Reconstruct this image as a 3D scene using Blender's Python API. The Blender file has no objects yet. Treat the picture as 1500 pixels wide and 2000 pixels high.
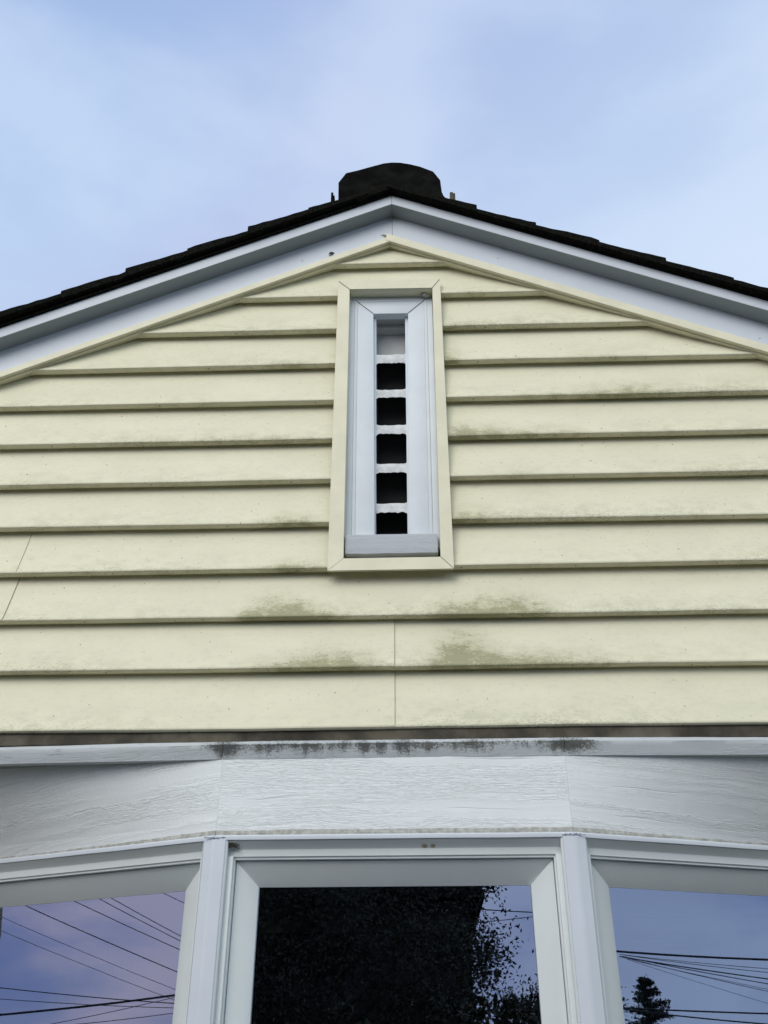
import bpy, bmesh, math, random
from mathutils import Vector, Matrix, noise
random.seed(11)
scene = bpy.context.scene
C = bpy.data.collections.new("scene_objects"); scene.collection.children.link(C)

# ------------------------------------------------------------------ camera
cd = bpy.data.cameras.new("camera"); cam = bpy.data.objects.new("camera", cd); C.objects.link(cam)
cd.sensor_fit = 'VERTICAL'; cd.sensor_height = 36.0; cd.lens = 33.6246; cd.clip_start = .05; cd.clip_end = 2000
r_ = Vector((.999416538, .0341423721, -.000939492846)); u_ = Vector((.01899438, -.53272259, .84607675)); f_ = Vector((-.02838658, .84560094, .53306028))
mw = Matrix((( r_.x, u_.x, -f_.x, .0652), (r_.y, u_.y, -f_.y, -3.1757), (r_.z, u_.z, -f_.z, 1.65), (0, 0, 0, 1)))
cam.matrix_world = mw
scene.camera = cam
vs = scene.view_settings; vs.view_transform = 'Standard'; vs.look = 'None'; vs.gamma = 1; vs.use_curve_mapping = False
vs.exposure = 0.05
scene.cycles.max_bounces = 8

# ------------------------------------------------------------------ node helper
class NT:
    def __init__(s, tree): s.t = tree; s.n = tree.nodes; s.l = tree.links
    def node(s, typ, **kw):
        n = s.n.new(typ)
        for k, v in kw.items():
            if k.startswith('_'): setattr(n, k[1:], v)
        return n
    def link(s, a, b): s.l.new(a, b)
    def put(s, inp, v):
        if hasattr(v, 'bl_idname') or isinstance(v, bpy.types.NodeSocket): s.l.new(v, inp)
        else: inp.default_value = v
    def math(s, op, a, b=0.0, c=0.0, clamp=False):
        n = s.n.new('ShaderNodeMath'); n.operation = op; n.use_clamp = clamp
        s.put(n.inputs[0], a); s.put(n.inputs[1], b)
        if op in ('MULTIPLY_ADD', 'SMOOTH_MIN'): s.put(n.inputs[2], c)
        return n.outputs[0]
    def mapr(s, v, a, b, c=0.0, d=1.0, smooth=True):
        n = s.n.new('ShaderNodeMapRange'); n.interpolation_type = 'SMOOTHSTEP' if smooth else 'LINEAR'
        s.put(n.inputs[0], v)
        for i, x in enumerate((a, b, c, d)): s.put(n.inputs[i+1], x)
        return n.outputs[0]
    def noise(s, vec, scale=5, detail=4, rough=.5, dist=0.0):
        n = s.n.new('ShaderNodeTexNoise'); s.put(n.inputs['Vector'], vec)
        n.inputs['Scale'].default_value = scale; n.inputs['Detail'].default_value = detail
        n.inputs['Roughness'].default_value = rough; n.inputs['Distortion'].default_value = dist
        return n.outputs['Fac']
    def mapping(s, vec, scale=(1, 1, 1), loc=(0, 0, 0), rot=(0, 0, 0)):
        n = s.n.new('ShaderNodeMapping'); s.put(n.inputs['Vector'], vec)
        n.inputs['Scale'].default_value = scale; n.inputs['Location'].default_value = loc; n.inputs['Rotation'].default_value = rot
        return n.outputs[0]
    def mix(s, f, a, b):
        n = s.n.new('ShaderNodeMix'); n.data_type = 'RGBA'
        s.put(n.inputs[0], f); s.put(n.inputs[6], a if not isinstance(a, tuple) else (*a[:3], 1)); s.put(n.inputs[7], b if not isinstance(b, tuple) else (*b[:3], 1))
        return n.outputs[2]
    def sep(s, v):
        n = s.n.new('ShaderNodeSeparateXYZ'); s.put(n.inputs[0], v); return n.outputs
    def comb(s, x, y, z):
        n = s.n.new('ShaderNodeCombineXYZ'); s.put(n.inputs[0], x); s.put(n.inputs[1], y); s.put(n.inputs[2], z); return n.outputs[0]
    def bump(s, h, strength=.3, dist=.002):
        n = s.n.new('ShaderNodeBump'); n.inputs['Strength'].default_value = strength; n.inputs['Distance'].default_value = dist
        s.put(n.inputs['Height'], h); return n.outputs[0]

# ------------------------------------------------------------------ world
SUN_EL, SUN_AZ = 29.0, 200.0     # veiled sun behind thin cloud, front left of the gable
w = bpy.data.worlds.new("World"); scene.world = w; w.use_nodes = True
t = NT(w.node_tree); bg = t.n['Background']
sky = t.n.new('ShaderNodeTexSky'); sky.sky_type = 'NISHITA'; sky.sun_disc = False
sky.sun_elevation = math.radians(SUN_EL); sky.sun_rotation = math.radians(SUN_AZ); sky.air_density = 1.0; sky.dust_density = 1.0
tc = t.n.new('ShaderNodeTexCoord'); g = tc.outputs['Generated']
x, y, z = t.sep(g)
n1 = t.noise(t.mapping(g, (1.0, 1.0, 1.6), (3.1, .7, .2)), 1.7, 5, .52, .35)
n2 = t.noise(t.mapping(g, (1.0, 1.0, 2.2), (7.3, 2.2, 5.0)), 3.6, 6, .5, .2)
c1 = t.mapr(n1, .34, .66)
c2 = t.mapr(n2, .36, .68)
blue_hi = (3.0, 4.25, 6.8); blue_lo = (5.7, 7.0, 8.5)
elev = t.mapr(t.math('SUBTRACT', z, t.math('MULTIPLY', x, .16)), .62, .90, smooth=False)   # sine of the elevation, a little brighter to the right
leftw = t.mapr(x, -.28, .22, 1.0, .25)
base = t.mix(elev, blue_lo, blue_hi)
cl = t.mix(t.math('MULTIPLY', c1, leftw), base, (4.1, 4.6, 6.9))
cl = t.mix(t.math('MULTIPLY', c2, .42), cl, (6.4, 7.4, 8.8))
n3 = t.noise(t.mapping(g, (1.0, 1.0, 3.2), (1.3, 9.7, 4.4)), 3.1, 5, .5, .3)
lowc = t.mix(t.mapr(t.math('ADD', n3, t.mapr(x, 0.0, .5, 0.0, .10)), .42, .60), (2.2, 3.0, 6.6), t.mix(t.mapr(x, -.3, .3), (9.0, 7.4, 8.6), (6.5, 8.2, 10.5)))    # lower sky: violet-blue gaps, pinkish cloud
lowc = t.mix(t.math('MULTIPLY', t.math('MULTIPLY', c2, .7), t.mapr(x, -.6, .5, .35, 1.2)), lowc, (6.0, 7.2, 9.4))
lf = t.mapr(z, .28, .55, 1.0, 0.0)
cl = t.mix(lf, cl, lowc)
# brighter, neutral cloud deck over the street side (behind the camera, above the roofs)
back = t.math('MULTIPLY', t.mapr(y, .12, -.45), t.mapr(z, .22, .40))
cl = t.mix(back, cl, t.mix(c2, (6.6, 7.3, 7.6), (9.2, 9.6, 9.4)))
col = t.mix(.86, sky.outputs[0], cl)
t.link(col, bg.inputs[0]); bg.inputs[1].default_value = 0.125

# ------------------------------------------------------------------ sun
sd = bpy.data.lights.new("sun", 'SUN'); sd.energy = 1.35; sd.angle = math.radians(40); sd.color = (1.0, .96, .88)
so = bpy.data.objects.new("sun", sd); C.objects.link(so)
el, az = math.radians(SUN_EL), math.radians(SUN_AZ)
sdir = Vector((math.sin(az)*math.cos(el), math.cos(az)*math.cos(el), math.sin(el)))
so.rotation_euler = sdir.to_track_quat('Z', 'Y').to_euler(); so.location = (0, 0, 12)

# ------------------------------------------------------------------ materials
def new_mat(name):
    m = bpy.data.materials.new(name); m.use_nodes = True
    t = NT(m.node_tree); b = t.n['Principled BSDF']; return m, t, b
def obj_co(t): return t.n.new('ShaderNodeTexCoord').outputs['Object']
def uv_co(t): return t.n.new('ShaderNodeTexCoord').outputs['UV']

def mat_simple(name, col, rough=.5, var=.06, nscale=6, bumps=.0, bscale=200, spec=.4, speck=0.0, speckcol=(.12, .11, .09)):
    m, t, b = new_mat(name); o = obj_co(t)
    n = t.noise(o, nscale, 5, .6)
    c = t.mix(t.mapr(n, .3, .7), tuple(v*(1-var) for v in col), tuple(min(1, v*(1+var)) for v in col))
    if speck:
        s = t.mapr(t.noise(o, 90, 3, .6), .70, .76)
        s2 = t.mapr(t.noise(o, 9, 3, .6), .5, .7)
        c = t.mix(t.math('MULTIPLY', t.math('MULTIPLY', s, s2), speck), c, speckcol)
    t.put(b.inputs['Base Color'], c); b.inputs['Roughness'].default_value = rough; b.inputs['Specular IOR Level'].default_value = spec
    if bumps: t.put(b.inputs['Normal'], t.bump(t.noise(o, bscale, 4, .6), bumps, .001))
    return m
M = {}
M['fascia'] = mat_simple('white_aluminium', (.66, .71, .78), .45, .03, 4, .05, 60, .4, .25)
M['vinyl_white'] = mat_simple('white_window_vinyl', (.72, .77, .78), .38, .02, 7, .03, 40, .45, .15)
M['soffit'] = mat_simple('shade_grey_soffit', (.33, .365, .385), .5, .02, 4, .05, 60, .3)  # white soffit; its shade is put into this darker grey
M['yellow'] = mat_simple('yellow_trim', (.80, .77, .59), .45, .05, 7, .06, 150, .4, .45)
M['dark'] = mat_simple('dark_void', (.012, .012, .012), .9, .2, 5)
M['gasket'] = mat_simple('glazing_gasket', (.02, .02, .022), .5)
M['spacer'] = mat_simple('glazing_spacer', (.45, .47, .44), .35)
M['room'] = mat_simple('room_paint', (.30, .27, .21), .9)
M['valance'] = mat_simple('curtain_rail', (.75, .70, .55), .6)
M['wire'] = mat_simple('wire_rubber', (.06, .065, .07), .6)
M['pole'] = mat_simple('pole_wood', (.12, .09, .07), .9, .2, 12)
M['bark'] = mat_simple('bark', (.06, .05, .04), .95, .3, 9)
M['web'] = mat_simple('cobweb_dirt', (.05, .045, .035), .95)
M['seam'] = mat_simple('seam_gap_shade', (.46, .44, .33), .7)  # shade of the open laps put into the strip colour
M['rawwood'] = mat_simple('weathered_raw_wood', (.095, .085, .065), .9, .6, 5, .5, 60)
M['caulk'] = mat_simple('old_caulk', (.42, .42, .39), .7, .25, 60, .5, 160)
M['darkwall'] = mat_simple('dark_brown_cladding', (.028, .024, .020), .9, .2, 4)
M['stain'] = mat_simple('brown_water_stain', (.42, .38, .26), .6, .2, 60)
M['foundation'] = mat_simple('concrete', (.33, .32, .3), .9, .12, 8, .3, 60)
M['screw'] = mat_simple('screw_head', (.55, .57, .63), .4)

# vinyl siding with algae stains (stain amount from where rain washes off the vent and sills)
m, t, b = new_mat('yellow_vinyl_siding'); o = obj_co(t)
x, y, z = t.sep(o)
att = t.n.new('ShaderNodeAttribute'); att.attribute_name = 'algae'; al = att.outputs['Fac']
att2 = t.n.new('ShaderNodeAttribute'); att2.attribute_name = 'grime'; gr = att2.outputs['Fac']
ca = (.85, .815, .625); cb = (.79, .765, .58)
big = t.noise(t.mapping(o, (1, 1, 2.5)), 3.2, 5, .6)
c = t.mix(t.mapr(big, .35, .68), ca, cb)
bd = t.noise(t.mapping(o, (.12, 1, 4.9)), 1.0, 1, .5)
c = t.mix(t.math('MULTIPLY', t.mapr(bd, .3, .7), .45), c, (.76, .735, .55))
mott = t.noise(t.mapping(o, (1, 1, 1.8)), 38, 5, .7)
c = t.mix(t.math('MULTIPLY', t.mapr(mott, .48, .70), .20), c, (.50, .52, .42))
# pale scuffs
scuff = t.mapr(t.noise(t.mapping(o, (1, 1, 3)), 26, 6, .75, .6), .60, .67)
c = t.mix(t.math('MULTIPLY', scuff, t.math('MULTIPLY_ADD', gr, .35, .02)), c, (.82, .82, .74))
fine = t.noise(t.mapping(o, (.8, 1, 1.9)), 120, 6, .85)
mid = t.noise(t.mapping(o, (.7, 1, 1.3), (4, 0, 1)), 22, 5, .7)
thr = t.math('SUBTRACT', .72, t.math('MULTIPLY', al, .30))
thr = t.math('SUBTRACT', thr, t.math('MULTIPLY', t.math('SUBTRACT', mid, .5), t.math('MULTIPLY', al, .9)))
spk = t.mapr(fine, t.math('SUBTRACT', thr, .03), t.math('ADD', thr, .16))
c = t.mix(t.math('MULTIPLY', spk, .75), c, (.17, .185, .10))
wash = t.math('MULTIPLY', t.mapr(t.math('MULTIPLY', al, t.math('ADD', mid, .45)), .15, 1.1), .55)
c = t.mix(wash, c, (.36, .345, .17))
veil = t.math('MULTIPLY', gr, t.mapr(mid, .40, .66))
c = t.mix(t.math('MULTIPLY', veil, .40), c, (.46, .45, .30))
# grey grime speckles low on each board
thg = t.math('SUBTRACT', .70, t.math('MULTIPLY', gr, .20))
gs = t.mapr(t.noise(t.mapping(o, (.55, 1, 1.8), (9, 2, 3)), 150, 5, .8), thg, t.math('ADD', thg, .12))
c = t.mix(t.math('MULTIPLY', gs, .55), c, (.30, .31, .22))
tiny = t.mapr(t.noise(t.mapping(o, (1, 1, 1), (1, 5, 2)), 95, 1, .4), .775, .79)
c = t.mix(t.math('MULTIPLY', tiny, .8), c, (.09, .075, .05))
t.put(b.inputs['Base Color'], c); b.inputs['Roughness'].default_value = .50; b.inputs['Specular IOR Level'].default_value = .35
gn = t.noise(t.mapping(o, (.06, 1, 1)), 230, 4, .6, .4)
t.put(b.inputs['Normal'], t.bump(t.math('ADD', t.math('MULTIPLY', gn, .6), t.math('MULTIPLY', big, 2.2)), .22, .0016))
M['siding'] = m

def mat_wood(name, col, grain=1.0, seed=0.0, dirty=0.25, mould=False, rough=.55, sweep=0.0):
    """painted rough-sawn board, UV = metres along / up the board"""
    m, t, b = new_mat(name); uv = uv_co(t); u, v, _ = t.sep(uv)
    warp = t.noise(t.mapping(uv, (1.1, 4.5, 1), (seed, seed*.3, 0)), 1.0, 2, .5)
    warp2 = t.noise(t.mapping(uv, (2.6, 7, 1), (seed*2+5, 3, 0)), 1.0, 3, .5)
    vv = t.math('ADD', v, t.math('MULTIPLY', u, sweep))
    ring = t.math('ADD', t.math('MULTIPLY', vv, 1.0), t.math('ADD', t.math('MULTIPLY', t.math('SUBTRACT', warp, .5), .085), t.math('MULTIPLY', t.math('SUBTRACT', warp2, .5), .035)))
    gv = t.comb(t.math('MULTIPLY', u, 1.0), t.math('MULTIPLY', ring, 1.0), seed)
    wig = t.math('MULTIPLY', t.math('SUBTRACT', t.noise(t.mapping(gv, (38, 60, 1), (2, 2, 0)), 1.0, 3, .6), .5), .006)
    gw = t.comb(u, t.math('ADD', ring, wig), seed)
    g1r = t.noise(t.mapping(gw, (5, 118, 1)), 1.0, 3, .55)
    g1 = t.math('SUBTRACT', 1.0, t.math('ABSOLUTE', t.math('MULTIPLY_ADD', g1r, 4.0, -2.0)))            # fine saw grain
    g2 = t.noise(t.mapping(gv, (45, 240, 1), (3, 0, 0)), 1.0, 4, .65, .4)     # broken crackle
    g3 = t.noise(t.mapping(gv, (2.2, 42, 1), (1, 4, 0)), 1.0, 2, .5)     # growth rings
    zone = t.mapr(t.noise(t.mapping(gv, (.9, 17, 1), (7, 1, 0)), 1.0, 2, .5), .40, .60)
    crack = t.math('MULTIPLY', t.mapr(g2, .50, .64), zone)
    h = t.math('ADD', t.math('MULTIPLY', t.math('MULTIPLY', g1, t.math('ADD', zone, .10)), .75), t.math('MULTIPLY', g3, .35))
    h = t.math('SUBTRACT', h, t.math('MULTIPLY', crack, .95))
    line = t.mapr(t.noise(t.mapping(gv, (1.6, 60, 1), (2, 8, 0)), 1.0, 2, .5), .69, .73)
    h = t.math('SUBTRACT', h, t.math('MULTIPLY', line, .8))
    t.put(b.inputs['Normal'], t.bump(h, .46*grain, .0034))
    c = t.mix(t.mapr(g3, .3, .7), tuple(k*.975 for k in col), tuple(min(1, k*1.02) for k in col))
    c = t.mix(t.math('MULTIPLY', line, .10*grain), c, (.16, .16, .15))
    c = t.mix(t.math('MULTIPLY', t.mapr(g2, .62, .72), t.math('MULTIPLY', zone, .10*grain)), c, (.20, .21, .21))
    d = t.mapr(t.noise(t.mapping(uv, (3, 8, 1), (seed, 9, 0)), 1.0, 5, .6), .48, .75)
    c = t.mix(t.math('MULTIPLY', d, dirty), c, (.50, .52, .48))
    if mould:
        at = t.n.new('ShaderNodeAttribute'); at.attribute_name = 'mould'
        mo = at.outputs['Fac']
        f = t.noise(t.mapping(uv, (130, 110, 1)), 1.0, 6, .9)
        f2 = t.noise(t.mapping(uv, (11, 22, 1), (3, 1, 0)), 1.0, 5, .7)
        th = t.math('SUBTRACT', .74, t.math('MULTIPLY', mo, .46))
        k = t.mapr(t.math('MULTIPLY_ADD', t.math('SUBTRACT', f2, .5), .55, f), t.math('SUBTRACT', th, .05), t.math('ADD', th, .20))
        tint = t.mix(t.mapr(f2, .50, .68), (.022, .022, .016), (.060, .058, .022))
        c = t.mix(t.math('MULTIPLY', k, .85), c, tint)
        pk = t.mapr(t.noise(t.mapping(uv, (14, 120, 1), (8, 1, 0)), 1.0, 5, .7), .62, .66)
        c = t.mix(t.math('MULTIPLY', pk, .5), c, (.11, .09, .07))
    t.put(b.inputs['Base Color'], c); b.inputs['Roughness'].default_value = rough; b.inputs['Specular IOR Level'].default_value = .35
    return m
M['board'] = mat_wood('white_painted_board', (.83, .87, .89), 1.0, 1.7, .10)
M['board_left'] = mat_wood('white_painted_board_left', (.83, .87, .89), 1.05, 4.2, .08, sweep=.10)
M['board_right'] = mat_wood('white_painted_board_right', (.83, .87, .89), 1.05, 8.9, .08, sweep=.10)
M['cap'] = mat_wood('mouldy_white_moulding', (.56, .60, .63), .7, 2.2, .30, mould=True)
M['sillwood'] = mat_wood('weathered_grey_sill', (.50, .53, .58), .8, 6.1, .3)
M['ventwood'] = mat_simple('white_gloss_paint', (.70, .76, .82), .4, .03, 9, .12, 45, .45, .35)
M['slatwood'] = mat_simple('thick_flaking_paint', (.68, .70, .72), .6, .14, 28, .6, 60, .3, .7)
M['headjamb'] = mat_simple('grey_jamb', (.40, .41, .41), .7, .08, 12, .2, 60)  # one even mid grey on the head lining

m, t, b = new_mat('dark_cedar_shakes'); o = obj_co(t)
n = t.noise(t.mapping(o, (3, 1, 3)), 30, 5, .7)
t.put(b.inputs['Base Color'], t.mix(t.mapr(n, .35, .75), (.005, .0055, .005), (.020, .021, .017)))
b.inputs['Roughness'].default_value = 1; b.inputs['Specular IOR Level'].default_value = .02
t.put(b.inputs['Normal'], t.bump(t.noise(t.mapping(o, (5, 1, 5)), 40, 5, .7), .6, .006)); M['shake'] = m
M['metal_black'] = mat_simple('black_roof_metal', (.010, .010, .010), 1.0, .4, 12, .3, 40, 0)

m, t, b = new_mat('window_glass')
t.n.remove(b); out = t.n['Material Output']
gl = t.n.new('ShaderNodeBsdfGlossy'); gl.inputs['Roughness'].default_value = .004; gl.inputs['Color'].default_value = (.70, .78, 1.0, 1)
tr = t.n.new('ShaderNodeBsdfTransparent'); tr.inputs[0].default_value = (.70, .76, .73, 1)
fr = t.n.new('ShaderNodeFresnel'); fr.inputs[0].default_value = 3.6
mx = t.n.new('ShaderNodeMixShader'); t.link(fr.outputs[0], mx.inputs[0]); t.link(tr.outputs[0], mx.inputs[1]); t.link(gl.outputs[0], mx.inputs[2])
o = obj_co(t)
t.link(t.bump(t.noise(o, 1.6, 1, .5), .05, .003), gl.inputs['Normal'])
t.link(mx.outputs[0], out.inputs[0]); M['glass'] = m

def mat_leaf(name, c1, c2):
    m, t, b = new_mat(name); o = obj_co(t)
    n = t.noise(o, 2.5, 3, .6); n2 = t.noise(o, 40, 2, .5)
    t.put(b.inputs['Base Color'], t.mix(t.math('ADD', t.math('MULTIPLY', n, .6), t.math('MULTIPLY', n2, .4)), c1, c2))
    b.inputs['Roughness'].default_value = .6; return m
M['leaf'] = mat_leaf('leaf_green', (.018, .024, .012), (.04, .05, .022))
M['needle'] = mat_leaf('needle_green', (.018, .030, .018), (.045, .065, .035))
M['hedge'] = mat_leaf('hedge_green', (.02, .035, .014), (.055, .08, .03))
m, t, b = new_mat('lawn'); o = obj_co(t)
t.put(b.inputs['Base Color'], t.mix(t.noise(o, 3, 6, .7), (.022, .03, .012), (.05, .058, .026))); b.inputs['Roughness'].default_value = .95
t.put(b.inputs['Normal'], t.bump(t.noise(o, 60, 4, .7), .6, .03)); M['grass'] = m
M['asphalt'] = mat_simple('asphalt', (.055, .055, .058), .9, .15, 20, .4, 80)
M['paving'] = mat_simple('dark_paving', (.045, .044, .04), .85, .1, 6, .3, 60)  # unseen paving, kept dark to cut light bounced upward

# ------------------------------------------------------------------ mesh helpers
class MB:
    def __init__(s): s.v = []; s.f = []; s.uv = []; s.att = {}
    def face(s, idx, uvs=None): s.f.append(idx); s.uv.append(uvs or [(s.v[i][0], s.v[i][2]) for i in idx])
    def box(s, a, b):
        (x0, y0, z0), (x1, y1, z1) = a, b
        i = len(s.v); s.v += [(x0,y0,z0),(x1,y0,z0),(x1,y1,z0),(x0,y1,z0),(x0,y0,z1),(x1,y0,z1),(x1,y1,z1),(x0,y1,z1)]
        for f in ((0,3,2,1),(4,5,6,7),(0,1,5,4),(1,2,6,5),(2,3,7,6),(3,0,4,7)): s.face(tuple(i+k for k in f))
    def sweep(s, fn, ss, prof, closed=True, caps=True):
        """fn(s, a, b) -> xyz for every profile point (a,b) at every station s"""
        i0 = len(s.v); n = len(prof)
        for q in ss:
            for (a, b) in prof: s.v.append(tuple(fn(q, a, b)))
        L = [0.0]
        for k in range(1, n+1): L.append(L[-1] + math.hypot(prof[k % n][0]-prof[k-1][0], prof[k % n][1]-prof[k-1][1]))
        for j in range(len(ss)-1):
            for k in range(n if closed else n-1):
                k2 = (k+1) % n
                s.face((i0+j*n+k, i0+(j+1)*n+k, i0+(j+1)*n+k2, i0+j*n+k2), [(ss[j], L[k]), (ss[j+1], L[k]), (ss[j+1], L[k+1]), (ss[j], L[k+1])])
        if closed and caps:
            s.face(tuple(i0+k for k in range(n))); s.face(tuple(i0+(len(ss)-1)*n+k for k in reversed(range(n))))
    def tube(s, pts, r, n=6):
        i0 = len(s.v)
        for j, p in enumerate(pts):
            p = Vector(p); a = Vector(pts[max(0, j-1)]); b = Vector(pts[min(len(pts)-1, j+1)])
            d = (b-a).normalized(); up = Vector((0, 0, 1)) if abs(d.z) < .9 else Vector((1, 0, 0))
            e = d.cross(up).normalized(); g = e.cross(d); rr = r[j] if isinstance(r, (list, tuple)) else r
            for k in range(n):
                an = 2*math.pi*k/n; s.v.append(tuple(p + e*math.cos(an)*rr + g*math.sin(an)*rr))
        for j in range(len(pts)-1):
            for k in range(n):
                k2 = (k+1) % n; s.face((i0+j*n+k, i0+j*n+k2, i0+(j+1)*n+k2, i0+(j+1)*n+k))
        s.face(tuple(i0+k for k in reversed(range(n)))); s.face(tuple(i0+(len(pts)-1)*n+k for k in range(n)))
    def build(s, name, mat, parent=None, bevel=0.0, smooth=None, fix=True, seg=2):
        me = bpy.data.meshes.new(name); me.from_pydata(s.v, [], s.f)
        ul = me.uv_layers.new(name="UVMap"); k = 0
        flat = [c for uvs in s.uv for c in uvs]
        for li, c in enumerate(flat): ul.data[li].uv = c
        for an, vals in s.att.items():
            a = me.attributes.new(an, 'FLOAT', 'POINT'); a.data.foreach_set('value', vals)
        if bevel or fix:
            bm = bmesh.new(); bm.from_mesh(me)
            if fix: bmesh.ops.recalc_face_normals(bm, faces=bm.faces)
            if bevel: bmesh.ops.bevel(bm, geom=[e for e in bm.edges if e.is_manifold and e.calc_face_angle(0) > .3], offset=bevel, segments=seg, profile=.6, affect='EDGES', clamp_overlap=True)
            bm.to_mesh(me); bm.free()
        if smooth is None: smooth = bool(bevel)
        if smooth:
            for p in me.polygons: p.use_smooth = True
            me.set_sharp_from_angle(angle=math.radians(38))
        me.materials.append(M[mat] if isinstance(mat, str) else mat)
        o = bpy.data.objects.new(name, me); C.objects.link(o)
        if parent: o.parent = parent
        return o
def empty(name, loc=(0, 0, 0)):
    o = bpy.data.objects.new(name, None); C.objects.link(o); o.location = loc; return o
def tag(o, label=None, cat=None, group=None, kind=None):
    if label: o['label'] = label
    if cat: o['category'] = cat
    if group: o['group'] = group
    if kind: o['kind'] = kind
    return o
def frange(a, b, n): return [a+(b-a)*i/n for i in range(n+1)]
def nz(x, y=0.0, z=0.0): return noise.noise(Vector((x, y, z)))

# ------------------------------------------------------------------ ground
mb = MB(); mb.box((-400, -400, -.5), (400, 400, 0)); tag(mb.build('ground', 'grass'), kind='structure')
mb = MB(); mb.box((-400, -34, 0.0), (400, -27, .004)); tag(mb.build('road', 'asphalt'), kind='structure')
mb = MB(); mb.box((-6, -5.5, 0.0), (6, -.45, .05)); tag(mb.build('patio', 'paving', bevel=.01), kind='structure')

# ================================================================== HOUSE
house = empty('house', (0, 0, 0))
tag(house, 'yellow vinyl-sided gable end with slim louvred vent above a white three-sided bay window', 'house')
SL = .462                       # rake slope
E = .2032
VX0, VX1, VZ0, VZ1 = -.2530, .2205, 3.3850, 4.9080      # outside of the yellow frame round the vent
# ---- siding on the gable
zs = [2.784, 3.0074] + [3.0074 + E*k for k in range(1, 12)]
blobs = [(-.46,3.215,.15,.085,.95),(-.32,3.215,.17,.05,.7),(.22,3.215,.16,.07,.72),(.44,3.215,.18,.09,.95),(-.22,3.01,.17,.08,1.0),(-.45,3.01,.15,.05,.45),
 (.24,3.01,.12,.15,1.05),(.42,3.01,.28,.06,.75),(.72,3.01,.2,.05,.35),(.22,4.43,.10,.11,.85),(-.45,4.43,.16,.05,.55),(-.36,4.63,.14,.04,.45),(.30,4.63,.16,.045,.6),
 (.30,4.03,.18,.07,.75),(.62,4.03,.3,.05,.55),(.30,3.62,.17,.08,.75),(-.42,3.62,.17,.06,.75),(-.40,3.415,.16,.05,.7),(-.5,4.03,.3,.045,.5),(.95,4.23,.22,.09,.6),(1.2,4.23,.2,.06,.4),
 (.6,4.23,.25,.04,.4),(-.9,4.23,.35,.06,.35),(.9,4.43,.2,.03,.5),(-1.0,4.03,.3,.06,.3),(-.5,3.83,.3,.045,.4),(.5,3.83,.3,.05,.4),(.36,4.84,.08,.02,.5),(.5,3.42,.25,.03,.35),(-1.2,3.01,.08,.05,.3)]
mb = MB(); alg = []; gri = []
def course(k, x0, x1, yoff=0.0, slant0=0.0, slant1=0.0, cap=False):
    z0 = zs[k]; z1 = zs[k+1] if k+1 < len(zs) else z0+E
    h = z1-z0
    prof = [(.046, z0+.014), (.0305, z0+.0005), (.0285, z0-.0085), (.007, z0-.0085), (.0012, z0-.0045), (0, z0), (.0010, z0+.004)]
    for tt in (.08, .16, .26, .38, .52, .68, .85, 1.0): prof.append((.001+.0445*tt**.88, z0+h*tt))
    prof.append((.0475, z1+.024))
    n = max(2, int((x1-x0)/.03)); i0 = len(mb.v)
    for j in range(n+1):
        for (a, zz) in prof:
            tz = (zz-z0)/h
            sx = slant0*(1-j/n)+slant1*j/n
            x = x0+(x1-x0)*j/n + sx*tz
            wob = .0032*nz(x*.9, k*3.1) + .0009*nz(x*5, k*7.7)
            mb.v.append((x, a+yoff+.0016*nz(x*2.3, k*5.3, tz*1.5), zz+wob))
            A = 0.0; 
            for (bx, bz, sx_, sz_, st) in blobs:
                if abs(bz-z0) < .06:
                    A += 1.3*st*math.exp(-((x-bx)/sx_)**2)*math.exp(-max(0, zz-z0)/sz_)
            alg.append(max(0, min(1.2, A))); gri.append(max(0, 1-max(0, tz)*1.9)*(.75+.9*nz(x*1.1, k*2.9)+.4*nz(x*4, k*1.3)))
    m_ = len(prof)
    if cap:
        ii = len(mb.v); b0 = i0+n*m_
        for q in range(m_):
            vx = mb.v[b0+q]; mb.v.append((vx[0], vx[1]+.0045, vx[2])); alg.append(0); gri.append(1)
        for q in range(m_-1): mb.face((b0+q, ii+q, ii+q+1, b0+q+1))
    for j in range(n):
        for q in range(m_-1): mb.face((i0+j*m_+q, i0+(j+1)*m_+q, i0+(j+1)*m_+q+1, i0+j*m_+q+1))
XR = 3.05
for k in range(len(zs)):
    z0 = zs[k]
    xe = min(XR, (5.30-z0)/SL)
    if xe <= .02: continue
    if z0 > 3.385-.001 and z0 < VZ1-.08:            # beside the vent
        course(k, -xe, VX0+.02); course(k, VX1-.02, xe)
    elif k in (0, 1):
        course(k, -xe, -.0055, -.0012, cap=True); course(k, -.012, xe, .0016)
    elif k in (2, 3):
        course(k, -xe, -1.4655 + (.010 if k == 3 else 0), -.0012, .0, .010, cap=True); course(k, -1.480+(.010 if k == 3 else 0), xe, .0016, .010, 0)
    else: course(k, -xe, xe)
mb.att = {'algae': alg, 'grime': gri}
# course that would hang into the vent opening is trimmed, and the top follows the rake
me_o = mb.build('wall_siding', 'siding', house, fix=False, smooth=True)
bm = bmesh.new(); bm.from_mesh(me_o.data)
for sgn in (-1, 1):
    nn = Vector((sgn*SL, 0, 1)).normalized()
    bmesh.ops.bisect_plane(bm, geom=bm.verts[:]+bm.edges[:]+bm.faces[:], plane_co=(0, 0, 5.300), plane_no=nn, clear_outer=True)
for co, no in (((VX0+.021, 0, 0), (1, 0, 0)), ((VX1-.021, 0, 0), (1, 0, 0)), ((0, 0, 3.437), (0, 0, 1)), ((0, 0, VZ1-.03), (0, 0, 1))):
    bmesh.ops.bisect_plane(bm, geom=bm.verts[:]+bm.edges[:]+bm.faces[:], plane_co=co, plane_no=no)
kill = [f for f in bm.faces if VX0+.021 < f.calc_center_median().x < VX1-.021 and 3.437 < f.calc_center_median().z < VZ1-.03]
bmesh.ops.delete(bm, geom=kill, context='FACES')
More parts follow.
